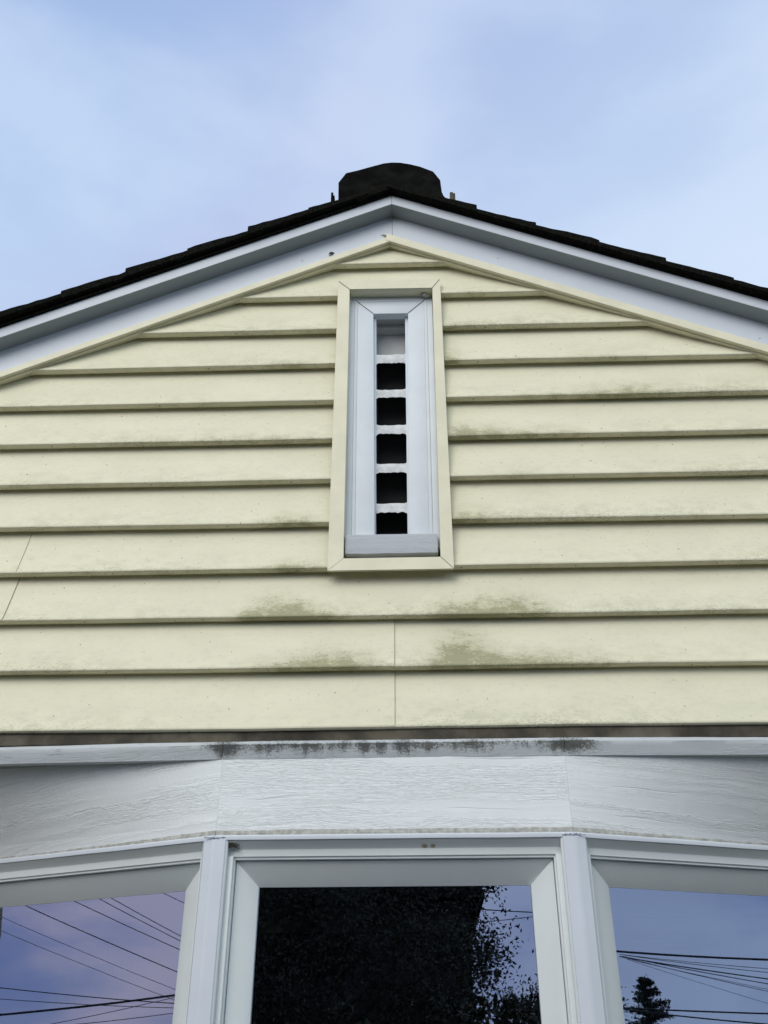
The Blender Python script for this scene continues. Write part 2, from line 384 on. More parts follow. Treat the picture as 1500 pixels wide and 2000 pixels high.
bm.to_mesh(me_o.data); bm.free()
for p in me_o.data.polygons: p.use_smooth = True
me_o.data.set_sharp_from_angle(angle=math.radians(30))
me_o['label'] = 'yellow horizontal siding with green algae stains'

for (kk, x_) in ((0, -.0050), (1, -.0050), (2, -1.4650), (3, -1.4550)):      # lap seams of the panels
    z0 = zs[kk]; z1 = zs[kk+1]; sl2 = (0, 0, .010, .010)[kk]; mb = MB(); h = z1-z0
    def fn(q, a, b, z0=z0, h=h, kk=kk, x_=x_, sl2=sl2):
        if q < 0: yy = .0002; zz = z0+h*.015
        else: yy = .001+.0445*q**.88; zz = z0+h*q
        x = x_+a+sl2*(zz-z0)/h; wob = .0032*nz(x*.9, kk*3.1)+.0009*nz(x*5, kk*7.7)
        return (x, yy-.0022+b+.0016*nz(x*2.3, kk*5.3, q*1.5), zz+wob)
    mb.sweep(fn, [-1]+frange(.03, .98, 10), [(0, 0), (.0015, 0), (.0015, .004), (0, .004)])
    mb.build('panel_seam', 'seam', house)
random.seed(21)
for kk in range(len(zs)-1):      # weep holes punched in the underside of the boards
    xw = -1.45+random.random()*.5
    while xw < 1.5:
        if abs(xw) < (5.05-zs[kk])/SL and not (zs[kk] > 3.38 and VX0-.03 < xw < VX1+.03):
            wob = .0032*nz(xw*.9, kk*3.1)+.0009*nz(xw*5, kk*7.7); mb = MB(); zc_ = zs[kk]-.0088+wob; n = 8
            for (r_w, dz_) in ((.0024, 0), (.0018, -.0007)):
                for q in range(n): mb.v.append((xw+1.5*r_w*math.cos(q*math.pi/4), .013+r_w*math.sin(q*math.pi/4), zc_+dz_))
            for q in range(n): mb.face((q, (q+1) % n, n+(q+1) % n, n+q))
            mb.face(tuple(n+q for q in range(n)))
            mb.build('weep_hole', 'dark', house)
        xw += random.uniform(.42, .75)
# small nail holes / insects on siding are texture; here the attic behind
mb = MB(); mb.box((-3.0, .30, 2.86), (3.0, .36, 3.9)); 
i = len(mb.v); mb.v += [(-3.0, .42, 2.86), (3.0, .42, 2.86), (3.0, .42, 3.95), (0, .42, 5.33), (-3.0, .42, 3.95)]; mb.face((i, i+1, i+2, i+3, i+4))
i = len(mb.v); mb.v += [(-3.0, .05, 2.86), (3.0, .05, 2.86), (3.0, .42, 2.86), (-3.0, .42, 2.86)]; mb.face((i, i+1, i+2, i+3))
mb.build('attic', 'dark', house, fix=False)

# ---- rake trims
def rake(mb, prof, s, x0, x1, zc, n=26, wob=0.0, seed=0):
    def fn(q, a, b): return (s*q, a + wob*.5*nz(q*1.3, seed), zc - SL*q + b + wob*nz(q*1.1, seed+4))
    mb.sweep(fn, frange(x0, x1, n), prof)
XE = 3.25
for s in (-1, 1):
    mb = MB()       # upper fascia strip with a small drip hem
    rake(mb, [(-.087, 0), (-.087, .060), (-.070, .060), (-.070, .004), (-.0845, .004), (-.0845, 0)], s, .0008, XE, 5.3405, wob=.0012, seed=s)
    mb.build('fascia', 'fascia', house)
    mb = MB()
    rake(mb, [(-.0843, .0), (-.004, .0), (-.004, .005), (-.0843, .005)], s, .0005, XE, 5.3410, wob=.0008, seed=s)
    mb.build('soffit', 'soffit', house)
    mb = MB()       # lower frieze board lying on the wall
    rake(mb, [(-.008, -.160), (-.008, 0), (.0, 0), (.0, -.160)], s, .0008, XE, 5.3408, wob=.0008, seed=s+9)
    mb.build('frieze_board', 'fascia', house)
    mb = MB()       # yellow channel along the rake
    hgt = .036 if s < 0 else .047
    zc = 5.197 if s < 0 else 5.196; yf = -.0225 if s < 0 else -.0245
    pr = [(yf, -hgt), (yf, -.002), (yf+.002, 0), (.045, .0), (.045, -hgt+.010), (.002, -hgt-.004), (-.004, -hgt-.004), (-.004, -hgt+.002), (-.012, -hgt+.002), (-.012, -hgt)]
    rake(mb, pr, s, .0008 if s < 0 else -.028, XE, zc, wob=.0016, seed=s+3)
    o = mb.build('rake_trim', 'yellow', house, bevel=.0008, seg=1)
mb = MB(); mb.box((-.0007, -.0862, 5.345), (.0007, -.02, 5.395)); mb.box((-.0007, -.0065, 5.17), (.0007, .01, 5.338)); mb.build('joint_gap', 'dark', house)
# screws
def disc(mb, c, r, d):
    i = len(mb.v); n = 10
    for rr, yy in ((r, 0), (r*.8, -d)):
        for k in range(n): a = 2*math.pi*k/n; mb.v.append((c[0]+rr*math.cos(a), c[1]+yy, c[2]+rr*math.sin(a)))
    for k in range(n): mb.face((i+k, i+(k+1) % n, i+n+(k+1) % n, i+n+k))
    mb.face(tuple(i+n+k for k in range(n)))
for (x, z) in ((-.425, 5.055), (.492, 5.038), (1.592, 4.502), (-1.75, 4.415)):
    mb = MB(); disc(mb, (x, -.0078, z), .0055, .002); mb.build('screw', 'screw', house)
mb = MB()
for k in range(7):
    a = random.random()*6.28; c = (-.287+.008*math.cos(a), -.0235+.004*random.random(), 5.078+.007*math.sin(a))
    mb.tube([(c[0]-.009, c[1], c[2]-.003), (c[0], c[1]-.004, c[2]), (c[0]+.008, c[1], c[2]+.004)], [.001, .0038, .001], 6)
o = mb.build('mud_lump', 'web', house, smooth=True); o['label'] = 'small dark lump stuck on the left rake trim'
mb = MB()
for k in range(9):
    a = random.random()*6.28; r0 = random.random()*.014
    mb.tube([(-.030+r0*math.cos(a)-.012, -.0095, 5.206+r0*.6*math.sin(a)), (-.030+r0*math.cos(a), -.012, 5.208+r0*.6*math.sin(a)), (-.030+r0*math.cos(a)+.01, -.010, 5.205+r0*.6*math.sin(a))], [.001, .0034, .001], 5)
mb.build('caulk_blob', 'caulk', house, smooth=True)

# ---- gable vent: white frame (mesh) > yellow trim, louvres, jambs, sill
mb = MB()
OX0, OX1, OZ0, OZ1 = -.200, .1800, 3.50, 4.862
def strip(mb, p0, p1, p2, p3, y0, y1):      # quad in the XZ plane given thickness
    i = len(mb.v)
    for (x, z) in (p0, p1, p2, p3): mb.v.append((x, y0, z))
    for (x, z) in (p0, p1, p2, p3): mb.v.append((x, y1, z))
    mb.face((i, i+1, i+2, i+3)); mb.face((i+7, i+6, i+5, i+4))
    for k in range(4): k2 = (k+1) % 4; mb.face((i+k, i+4+k, i+4+k2, i+k2))
tl, tr_, bl, br = (-.0905, 4.750), (.0683, 4.7475), (-.0790, 3.50), (.0535, 3.50)
gap = .0006
# outer back-band, main flat, inner bead: three steps
def ringpoly(t0, t1, yf, yb, mb):
    """strip of the frame between fractions t0 (outside) and t1 (opening edge) on left, top, right"""
    def P(a, b, t): return (a[0]+(b[0]-a[0])*t, a[1]+(b[1]-a[1])*t)
    oTL, oTR, oBL, oBR = (OX0, OZ1), (OX1, OZ1), (OX0+.004, OZ0), (OX1-.004, OZ0)
    for (A, B, a, b) in ((oBL, oTL, bl, tl), (oTL, oTR, tl, tr_), (oTR, oBR, tr_, br)):
        g1 = gap
        q = [P(A, a, t0), P(A, a, t1), P(B, b, t1), P(B, b, t0)]
        strip(mb, *q, yf, yb)
ringpoly(.00, .22, .0405, .075, mb); ringpoly(.225, .34, .0380, .076, mb); ringpoly(.343, 1.0, .0390, .078, mb)
vent = mb.build('gable_vent', 'ventwood', house, bevel=.0012, seg=2)
vent['label'] = 'tall narrow white louvred vent in a yellow frame'
for (a, b) in (((OX0+.03, OZ1-.03), tl), ((OX1-.03, OZ1-.03), tr_)):      # mitre hairlines
    mb = MB()
    d = Vector((b[0]-a[0], b[1]-a[1])).normalized(); nn = (-d.y*.0006, d.x*.0006)
    strip(mb, (a[0]-nn[0], a[1]-nn[1]), (b[0]-nn[0], b[1]-nn[1]), (b[0]+nn[0], b[1]+nn[1]), (a[0]+nn[0], a[1]+nn[1]), .0362, .0367+.002)
    mb.build('mitre_joint', 'web', vent)
# inner jambs and head lining of the opening
mb = MB()
strip(mb, (tl[0]-.002, 4.752), (tl[0]+.0125, 4.752), (bl[0]+.0025, 3.50), (bl[0]-.002, 3.50), .066, .150)
strip(mb, (tr_[0]+.002, 4.752), (tr_[0]-.0145, 4.752), (br[0]-.0045, 3.50), (br[0]+.002, 3.50), .066, .150)
mb.build('jamb', 'ventwood', vent, bevel=.001)
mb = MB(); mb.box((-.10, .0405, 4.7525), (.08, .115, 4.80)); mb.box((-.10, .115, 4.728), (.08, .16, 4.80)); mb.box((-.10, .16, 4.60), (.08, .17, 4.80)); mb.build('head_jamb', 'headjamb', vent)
for j, zc in enumerate((4.503, 4.304, 4.109, 3.909, 3.714)):
    mb = MB(); hh = (.0235, .0205, .0215, .0215, .0205)[j]
    n = 30
    def fn(q, a, b, j=j):
        lo = -.007*abs(nz(q*45, j*3.3))-.006*abs(nz(q*110, j)) if b < 0 and a < .01 else 0
        edge = .010*max(0, (abs((q+.0135)/.066)-.72)/.28)**2
        up = .0028*nz(q*30, j*9.1)+.0012*nz(q*90, j+5) if b > 0 and a < .01 else 0
        if a < .01: 
            if b > 0: up += edge*.6
            else: lo -= edge
        return (q, .068+a+.0012*nz(q*50, j, b*40), zc+b+lo+up + .56*max(0, a-.004)+ .0012*nz(q*10, j))
    pr = [(0, -hh), (0, hh), (.012, hh+.002), (.095, hh-.002), (.095, hh-.018), (.012, -hh+.018)]
    mb.sweep(fn, frange(-.0795, .0545, n), pr)
    mb.build('louvre_slat', 'slatwood', vent, bevel=.0022)
mb = MB(); mb.box((-.10, .171, 3.46), (.08, .175, 4.61)); mb.box((-.10, .08, 3.44), (-.0935, .17, 4.8)); mb.box((.0715, .08, 3.44), (.078, .17, 4.8)); mb.build('void_backing', 'dark', vent)  # black sheets in place of the unlit attic behind the louvres
# sill
mb = MB()
def fn(q, a, b):
    e = max(0, abs((q+.0135)/.183)-.93)/.07
    return (q, .0035+a+.0012*nz(q*16, b*60)+.003*e*e*abs(nz(q*90, b*50)), 3.467+b*.945-.0018*nz(q*14, 3)*(1 if b < .01 else 0)-.006*e*e*(1 if b > .05 else -.6)*(a < .01))
mb.sweep(fn, frange(-.1915, .1655, 40), [(0, 0), (-.001, .03), (-.001, .06), (0, .0905), (.036, .1), (.036, 0)])
sl_ = mb.build('sill', 'sillwood', vent, bevel=.002); sl_['label'] = 'weathered grey wooden sill block under the vent'
mb = MB(); mb.box((-.199, .0365, 3.432), (.17, .046, 3.51)); mb.build('sill_recess', 'dark', vent)
# yellow frame, four mitred pieces
mb = MB()
IX0, IX1, IZ0, IZ1 = -.1975, .1675, 3.4375, 4.8535
yF, yB = -.0155, .0385
def piece(mb, o0, o1, i1, i0, flip=False):
    # outer line o0->o1, inner line i0->i1; face at yF, returns to the wall on both sides
    strip(mb, o0, o1, i1, i0, yF, yF+.0035)
    # reveal (inner return)
    def off(p, q, d):
        v = Vector((q[0]-p[0], q[1]-p[1])).normalized(); return (p[0]+v.x*d, p[1]+v.y*d)
    a0, a1 = i0, i1
    b0, b1 = off(i0, o0, .003), off(i1, o1, .003)
    strip(mb, a0, a1, b1, b0, yF+.0005, yB)
    c0, c1 = off(o0, i0, .003), off(o1, i1, .003)
    strip(mb, o0, o1, c1, c0, yF+.0005, yF+.010)
gp = .0007
oTL, oTR, oBL, oBR = (VX0+.002, VZ1), (VX1-.002, VZ1-.003), (VX0-.002, VZ0), (VX1+.002, VZ0)
iTL, iTR, iBL, iBR = (IX0, IZ1), (IX1+.014, IZ1-.004), (IX0+.002, IZ0), (IX1+.006, IZ0)
def sh(p, dx, dz): return (p[0]+dx, p[1]+dz)
piece(mb, sh(oBL, 0, gp), sh(oTL, 0, -gp*3), sh(iTL, 0, -gp*3), sh(iBL, 0, gp))
piece(mb, sh(oTL, gp*3, 0), sh(oTR, -gp*3, 0), sh(iTR, -gp*3, 0), sh(iTL, gp*3, 0))
piece(mb, sh(oTR, 0, -gp*3), sh(oBR, 0, gp*2), sh(iBR, 0, gp*2), sh(iTR, 0, -gp*3))
piece(mb, sh(oBR, -gp*2, 0), sh(oBL, gp, 0), sh(iBL, gp, 0), sh(iBR, -gp*2, 0))
mb.build('vent_trim', 'yellow', vent, bevel=.0007, seg=1)
for (a, b) in ((oTL, iTL), (oTR, iTR), (oBL, iBL), (oBR, iBR)):
    mb = MB(); d = Vector((b[0]-a[0], b[1]-a[1])).normalized(); nn = (-d.y*.0022, d.x*.0022)
    strip(mb, (a[0]-nn[0]+d.x*.004, a[1]-nn[1]+d.y*.004), (b[0]-nn[0], b[1]-nn[1]), (b[0]+nn[0], b[1]+nn[1]), (a[0]+nn[0]+d.x*.004, a[1]+nn[1]+d.y*.004), yF+.0022, yF+.006)
    mb.build('mitre_gap', 'dark', vent)
mb = MB()
for k in range(14):
    c = (.14+.022*random.random(), .02+.015*random.random(), 4.842+.008*random.random())
    mb.tube([(c[0]-.014, c[1], c[2]), (c[0], c[1]-.004, c[2]-.003), (c[0]+.014, c[1], c[2]-.001)], [.002, .008, .003], 6)
mb.build('caulk_patch', 'caulk', vent, smooth=True)

# ---- roof
roof = None
mb = MB()
for s in (-1, 1):
    def fn(q, a, b): return (s*q, a, 5.401 - SL*q + b)
    mb.sweep(fn, frange(0, 3.6, 20), [(-.10, -.002), (-.10, .014), (6.6, .014), (6.6, -.002)])
roof = mb.build('roof', 'shake', house)
random.seed(5)
def shakes(s, butts, base, thick, name):
    """each course: shakes side by side along the roof, thick butt down-slope at x=q"""
    mb = MB()
    for ci, q in enumerate(butts):
        y = -.127; first = True
        while y < 1.6 or (ci == -1):
            wd = random.uniform(.10, .19); 
            yo = y + (random.uniform(-.006, .006) if first else .003)
            th = thick*random.uniform(.86, 1.12) if not first else thick
            xl = q + (0 if first else random.uniform(-.02, .02)); xu = max(-.02, q-.56)
            m = 16
            top = []; i0 = len(mb.v)
            for j in range(m+1):
                f = j/m; x = xl+(xu-xl)*f
                # sits on the course below: sinks towards its upper end
                zt = base + th*(1-f*.92) + .0045*nz(x*14, ci*3+s*7, y*9)*(1 if j else .4) + .0025*nz(x*45, ci, y*20) + .006*nz(x*3.5, ci*1.7, y)
                zb = base - .012 + .002*nz(x*20, ci+9, y*5)
                if j == 0: x += s*0
                rag = .003*nz(x*30, 4.4+ci)+.0045*nz(x*7, 2.2+ci)
                for (yy, zz) in ((yo+rag, zb), (yo+rag, zt), (yo+wd-.004, zt), (yo+wd-.004, zb)):
                    mb.v.append((s*x, yy, 5.401-SL*x+zz))
            for j in range(m):
                for k in range(4):
                    k2 = (k+1) % 4; mb.face((i0+4*j+k, i0+4*(j+1)+k, i0+4*(j+1)+k2, i0+4*j+k2))
            mb.face((i0, i0+1, i0+2, i0+3)); mb.face((i0+4*m+3, i0+4*m+2, i0+4*m+1, i0+4*m))
            y += wd; first = False
    return mb.build(name, 'shake', roof)
shakes(-1, [.3945-.275, .3945, .6710, .9446, 1.2130, 1.4870, 1.765, 2.04, 2.31, 2.58, 2.85, 3.12, 3.39, 3.62], .030, .040, 'shake_courses')
shakes(1, [.12, .40, .667, .9432, 1.223, 1.4983, 1.776, 2.05, 2.33, 2.6, 2.88, 3.16, 3.42, 3.64], .014, .034, 'shake_courses')
# ridge vent hood
mb = MB()
hood = [(-.2735, 5.40), (-.2790, 5.7376), (-.2409, 5.8127), (-.1769, 5.8340), (-.11, 5.858), (-.0427, 5.8830), (.0, 5.8880), (.0412, 5.8846), (.09, 5.871), (.1449, 5.8486), (.2133, 5.8047), (.2483, 5.7347), (.2532, 5.6433), (.262, 5.612), (.29, 5.57), (.29, 5.40)]
def fnh(q, a, b): return (a+.0015*nz(b*20, q*9), q, b+.003*nz(a*22, q*7)+.002*nz(a*60, 3))
mb.sweep(fnh, [.10, .16, .30, .5, .7, .9], hood)
# rolled front lip
mb.sweep(lambda q, a, b: (q*1.0, .092+a, b), [-.27, .245], [(0, 5.60), (0, 5.615), (.008, 5.615), (.008, 5.60)])
mb.build('ridge_vent', 'metal_black', roof, bevel=.0015, smooth=False)
for (x, h) in ((-.305, 5.652), (.3065, 5.628)):
    mb = MB(); w_ = .009 if x < 0 else .0135
    mb.box((x-w_, .09, 5.40), (x+w_*.2, .12, h)); mb.box((x+w_*.2+.001, .095, 5.40), (x+w_, .12, h-.018 if x < 0 else h-.002)); mb.build('flashing', 'metal_black' if x < 0 else 'rawwood', roof)
# ridge cap shakes, hugging the ridge
mb = MB()
for k in range(8):
    y0 = -.125+k*.2
    for s in (-1, 1):
        m = 8
        def fn(q, a, b): return (s*q, a+.002*nz(q*30, k), 5.401-SL*q+b+.002*nz(q*40, k*3))
        mb.sweep(fn, frange(0, .17, m), [(y0, .008), (y0, .022+.008), (y0+.24, .022), (y0+.24, .008)])
mb.build('ridge_cap', 'shake', roof)

# ---- bay: dark strip under siding, cap moulding, header boards
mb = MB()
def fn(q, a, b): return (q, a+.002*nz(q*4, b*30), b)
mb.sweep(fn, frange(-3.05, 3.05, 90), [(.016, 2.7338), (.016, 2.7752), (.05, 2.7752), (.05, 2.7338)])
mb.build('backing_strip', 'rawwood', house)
aL, aR = math.radians(20.71), math.radians(17.13)
CL, CR = -.592, .568
def capfn(sign):
    def fn(q, a, b):
        yb = 0
        if q < CL: yb = (CL-q)*.030
        if q > CR: yb = (q-CR)*.026
        r1 = .0016*nz(q*9, a*50+b*60)+.0012*nz(q*31, b*30, a*40)
        top = .0015*nz(q*4, 6)*(b > 2.72)
        return (q, a+yb+r1, b+top)
    return fn
mb = MB()
prof = [(.003, 2.6725), (-.002, 2.688), (-.007, 2.704), (-.0115, 2.7175), (-.0095, 2.7225), (.002, 2.7335), (.029, 2.7345), (.029, 2.6725)]
mb.sweep(capfn(1), frange(-2.35, CL-.0008, 90), prof); mb.sweep(capfn(1), frange(CL+.0008, CR-.0008, 130), prof); mb.sweep(capfn(1), frange(CR+.0008, 2.35, 60), prof)
mo = []
for (x, y, z) in mb.v:
    A = 1.15*math.exp(-((x+.05)/.62)**4)*(.82+.55*nz(x*2.3, 2)+.35*nz(x*5.3, 7)+.25*nz(x*17, 5)) + .6*math.exp(-((x-CL)/.05)**2)+.75*math.exp(-((x-CR-.03)/.09)**2)
    hgt = max(0, min(1, (z-2.672)/.05))
    mo.append(max(0, A*(.34+.80*hgt+.35*nz(x*31, 3)+.25*nz(x*3.7, 9)+.3*nz(x*63, 1))*(1.0 if z < 2.719 else .55)))
mb.att = {'mould': mo}
cp = mb.build('drip_moulding', 'cap', house, smooth=True, fix=True); cp['label'] = 'white drip moulding blackened with mould above the middle window'

def local(side):
    c = CL if side < 0 else CR; a = aL if side < 0 else aR
    def f(s, inset, z):      # s along the face from the corner, inset into the house
        if side == 0: return (s, inset, z)
        return (c+side*math.cos(a)*s-side*math.sin(a)*inset, math.sin(a)*s+math.cos(a)*inset, z)
    return f
LW = 1.15           # length of a side face
# header boards
for side, mat in ((-1, 'board_left'), (0, 'board'), (1, 'board_right')):
    F = local(side); mb = MB()
    s0, s1 = (CL+.001, CR-.001) if side == 0 else (.001, LW)
    n = 60
    zt = 2.730 if side else 2.725
    def fn(q, a, b): return F(q, a-(.68*q*abs(math.sin(aL))*max(0, min(1, (b-2.43)/.25)) if side else 0)+.0009*nz(q*5, b*30, side*5)+.0006*nz(q*22, b*60, side*3), b+.0015*nz(q*2.2, side)*(b < 2.5)+(max(0, q-.08)*.012 if side and b > 2.7 else 0))
    mb.sweep(fn, frange(s0, s1, n), [(.004, 2.4215), (.0041, 2.46), (.0042, 2.50), (.0042, 2.54), (.0042, 2.58), (.0042, 2.63), (.0042, 2.68), (.004, zt), (.045, zt), (.045, 2.4215)])
    mb.build('header_board', mat, house)
    # old caulk line then the white metal bead over the window
    mb = MB()
    def fn2(q, a, b): return F(q, a+.0015*nz(q*30, b*90), b+.0035*nz(q*5, side+3)*(b > 2.43)+.001*nz(q*40, side))
    mb.sweep(fn2, frange(s0, s1, 80), [(.0008, 2.417), (.0005, 2.426), (.0030, 2.4365), (.010, 2.4365), (.010, 2.417)])
    mb.build('caulk_line', 'caulk', house)
    mb = MB()
    mb.sweep(lambda q, a, b: F(q, a+.0012*nz(q*3, side), b+.0008*nz(q*4, side+1)), frange(s0, s1, 40), [(-.006, 2.4035), (-.0065, 2.4165), (-.003, 2.4195), (.035, 2.4205), (.035, 2.4035)])
    mb.build('head_bead', 'fascia', house, bevel=.0012)
mb = MB(); mb.v += [(-2.4, .03, 2.835), (2.4, .03, 2.835), (2.4, .60, 2.835), (-2.4, .60, 2.835)]; mb.face((0, 1, 2, 3)); mb.v += [(-2.4, .03, 2.845), (2.4, .03, 2.845), (2.4, .60, 2.845), (-2.4, .60, 2.845)]; mb.face((7, 6, 5, 4)); mb.build('bay_soffit', 'fascia', house, fix=False)

# windows
ZB = 1.02
def window(side, s0, s1, label):
    """s0..s1 = clear width between posts, local coordinates"""
    F = local(side)
    def rr(mb, prof_y_z, a0, a1, n=12): mb.sweep(lambda q, a, b: F(q, a, b), frange(a0, a1, n), prof_y_z)
    def vert(mb, pts, z0, z1):      # pts: plan polygon (s, inset)
        i = len(mb.v); n = len(pts)
        for z in (z0, z1):
            for (s, d) in pts: mb.v.append(F(s, d, z))
        for k in range(n): k2 = (k+1) % n; mb.face((i+k, i+k2, i+n+k2, i+n+k))
        mb.face(tuple(i+k for k in reversed(range(n)))); mb.face(tuple(i+n+k for k in range(n)))
    mb = MB()
    # head: cove going back and down, then the flat frame head
    rr(mb, [(-.001, 2.4030), (.004, 2.3985), (.016, 2.3905), (.024, 2.3835), (.0275, 2.3800), (.0275, 2.3580), (.034, 2.3565), (.034, 2.350), (.115, 2.350), (.115, 2.4030)], s0, s1)
    # side jambs: outer strip with a groove
    for e, sg in ((s0, 1), (s1, -1)):
        vert(mb, [(e, .018), (e+sg*.021, .018), (e+sg*.0235, .021), (e+sg*.0235, .030), (e, .030)], ZB, 2.3575)
        vert(mb, [(e, .0305), (e+sg*.0275, .0305), (e+sg*.0275, .115), (e, .115)], ZB, 2.3495)
        vert(mb, [(e, -.006), (e+sg*.006, .0), (e+sg*.006, .0175), (e, .0175)], ZB, 2.4025)
    rr(mb, [(-.02, ZB-.05), (-.02, ZB-.01), (.03, ZB), (.115, ZB), (.115, ZB-.05)], s0, s1)
    wf = mb.build('bay_window', 'vinyl_white', house, bevel=.0012, seg=2); wf['label'] = label
    # sash: mitred frame with a tilted face
    a0, a1 = s0+.0295, s1-.0295; zt, zb = 2.3485, ZB+.002
    W = .0735; HT = .0745
    mb = MB()
    def corner(s, z, d): return F(s, d, z)
    def mit(mb, oA, oB, iA, iB, y_o, y_i, yb=.105):
        # outer A,B and inner A,B as (s,z)
        i = len(mb.v)
        mb.v += [corner(*oA, y_o), corner(*oB, y_o), corner(*iB, y_i), corner(*iA, y_i), corner(*oA, yb), corner(*oB, yb), corner(*iB, yb), corner(*iA, yb)]
        for f in ((0,1,2,3), (7,6,5,4), (0,4,5,1), (1,5,6,2), (2,6,7,3), (3,7,4,0)): mb.face(tuple(i+k for k in f))
    g_ = .0004
    TLo, TRo, BLo, BRo = (a0, zt), (a1, zt), (a0, zb), (a1, zb)
    TLi, TRi, BLi, BRi = (a0+W, zt-HT), (a1-W, zt-HT), (a0+W, zb+HT), (a1-W, zb+HT)
    yo, yi = .050, .0735
    mit(mb, sh(TLo, g_, 0), sh(TRo, -g_, 0), sh(TLi, g_, 0), sh(TRi, -g_, 0), yo, yi+.012)
    mit(mb, sh(BRo, -g_, 0), sh(BLo, g_, 0), sh(BRi, -g_, 0), sh(BLi, g_, 0), yo, yi+.012)
    mit(mb, sh(BLo, 0, g_), sh(TLo, 0, -g_), sh(BLi, 0, g_), sh(TLi, 0, -g_), yo, yi)
    mit(mb, sh(TRo, 0, -g_), sh(BRo, 0, g_), sh(TRi, 0, -g_), sh(BRi, 0, g_), yo, yi)
    mb.build('sash', 'vinyl_white', wf, bevel=.001, seg=1)
    mb = MB()      # dark gap all round the sash
    for (x0, x1, z0, z1) in ((a0-.002, a1+.002, zt, zt+.0012), (a0-.0018, a0, zb, zt), (a1, a1+.0018, zb, zt)):
        i = len(mb.v)
        mb.v += [F(x0, .060, z0), F(x1, .060, z0), F(x1, .060, z1), F(x0, .060, z1)]; mb.face((i, i+1, i+2, i+3))
    # gasket and spacer at the glass edge
    for (x0, x1, z0, z1) in ((a0+W-.002, a1-W+.002, zt-HT-.0035, zt-HT+.004), (a0+W-.004, a0+W+.006, zb+HT, zt-HT), (a1-W-.004, a1-W+.004, zb+HT, zt-HT)):
        i = len(mb.v)
        for d in (.0872, .104):
            mb.v += [F(x0, d, z0), F(x1, d, z0), F(x1, d, z1), F(x0, d, z1)]
        for f in ((0,1,2,3), (7,6,5,4), (0,4,5,1), (1,5,6,2), (2,6,7,3), (3,7,4,0)): mb.face(tuple(i+k for k in f))
    mb.build('gasket', 'gasket', wf, fix=False)
    for x0 in (a0+W+.0068, a1-W-.0078):
        mb = MB(); i = len(mb.v); mb.v += [F(x0, .0935, zb+HT), F(x0+.0022, .0935, zb+HT), F(x0+.0022, .0935, zt-HT), F(x0, .0935, zt-HT)]; mb.face((i, i+1, i+2, i+3))
        mb.build('spacer_bar', 'spacer', wf, fix=False)
    mb = MB(); i = 0
    mb.v += [F(a0+W-.004, .0868, zb+HT-.004), F(a1-W+.004, .0868, zb+HT-.004), F(a1-W+.004, .0868, zt-HT+.006), F(a0+W-.004, .0868, zt-HT+.006)]; mb.face((0, 1, 2, 3) if side >= 0 else (3, 2, 1, 0))
    mb.build('pane', 'glass', wf, fix=False)
    return wf
window(0, CL+.0385, CR-.0380, 'middle window of the bay with dark glass reflecting a tree')
window(-1, .0380, 1.12, 'left angled bay window reflecting violet sky and crossing wires')
window(1, .0380, 1.12, 'right angled bay window reflecting blue sky and a conifer')
# corner posts: faceted
for c, sg, a in ((CL, -1, aL), (CR, 1, aR)):
    mb = MB()
    n = 1; ca, sa = math.cos(a), math.sin(a)
    def W(s, d): return (c+sg*ca*s-sg*sa*d, sa*s+ca*d)
    pts = [(c-sg*.0385, .03), (c-sg*.0385, -.0035), (c-sg*.0355, -.0075), (c-sg*.002, -.0095)]
    pts += [W(.004, -.0095), W(.0355, -.0075), W(.0380, -.0035), W(.0380, .03)]
    i = len(mb.v)
    zz = frange(ZB-.05, 2.4045, 12)
    for z in zz:
        for (x, y) in pts: mb.v.append((x+.0004*nz(z*3, c), y+.0005*nz(z*2.2, c+4), z))
    m = len(pts)
    for j in range(len(zz)-1):
        for k in range(m): k2 = (k+1) % m; mb.face((i+j*m+k, i+j*m+k2, i+(j+1)*m+k2, i+(j+1)*m+k))
    mb.face(tuple(i+(len(zz)-1)*m+k for k in range(m)))
    mb.build('corner_post', 'fascia', house, bevel=.0006, seg=1, smooth=False)
    mb = MB()
    for k in range(12):
        an = random.uniform(-1, 1); p = (c+an*.034, -.0085+.002*random.random(), 2.4095+.004*random.random())
        mb.tube([(p[0]-.008, p[1]+.001, p[2]), (p[0], p[1]-.0015, p[2]+.001), (p[0]+.008, p[1]+.001, p[2])], [.001, .0032, .001], 5)
    mb.build('caulk_blob', 'fascia', house, smooth=True)
for (xs_, rr_) in ((.088, .010), (.115, .008)):      # two brown stains on the head of the middle window
    mb = MB(); n = 12
    for q in range(n):
        a = q*2*math.pi/n; mb.v.append((xs_+rr_*math.cos(a), .0205-.0055*math.sin(a)-.0012, 2.3865+.0045*math.sin(a)-.0012))
    mb.face(tuple(range(n))); mb.build('stain', 'stain', house, fix=False)
# cobweb dirt in the upper left corner of the middle window
mb = MB()
for k in range(16):
    a = random.uniform(-.6, .9); L = random.uniform(.010, .040); p0 = (CL+.046, .010, 2.390)
    mb.tube([p0, (p0[0]+L*.6*math.cos(a), .006, p0[2]+L*.35*math.sin(a)), (p0[0]+L*math.cos(a), .012, p0[2]+L*.4*math.sin(a)-.004)], [.0022, .0014, .0006], 5)
for k in range(6):
    c = (CL+.046+random.random()*.008, .006, 2.392+random.uniform(-.008, .006)); mb.tube([(c[0]-.004, c[1], c[2]), (c[0], c[1]-.002, c[2]), (c[0]+.005, c[1], c[2])], [.001, .004, .001], 6)
o = mb.build('cobweb', 'web', house, smooth=True); o['label'] = 'dirty cobweb in the upper left corner of the middle window head'

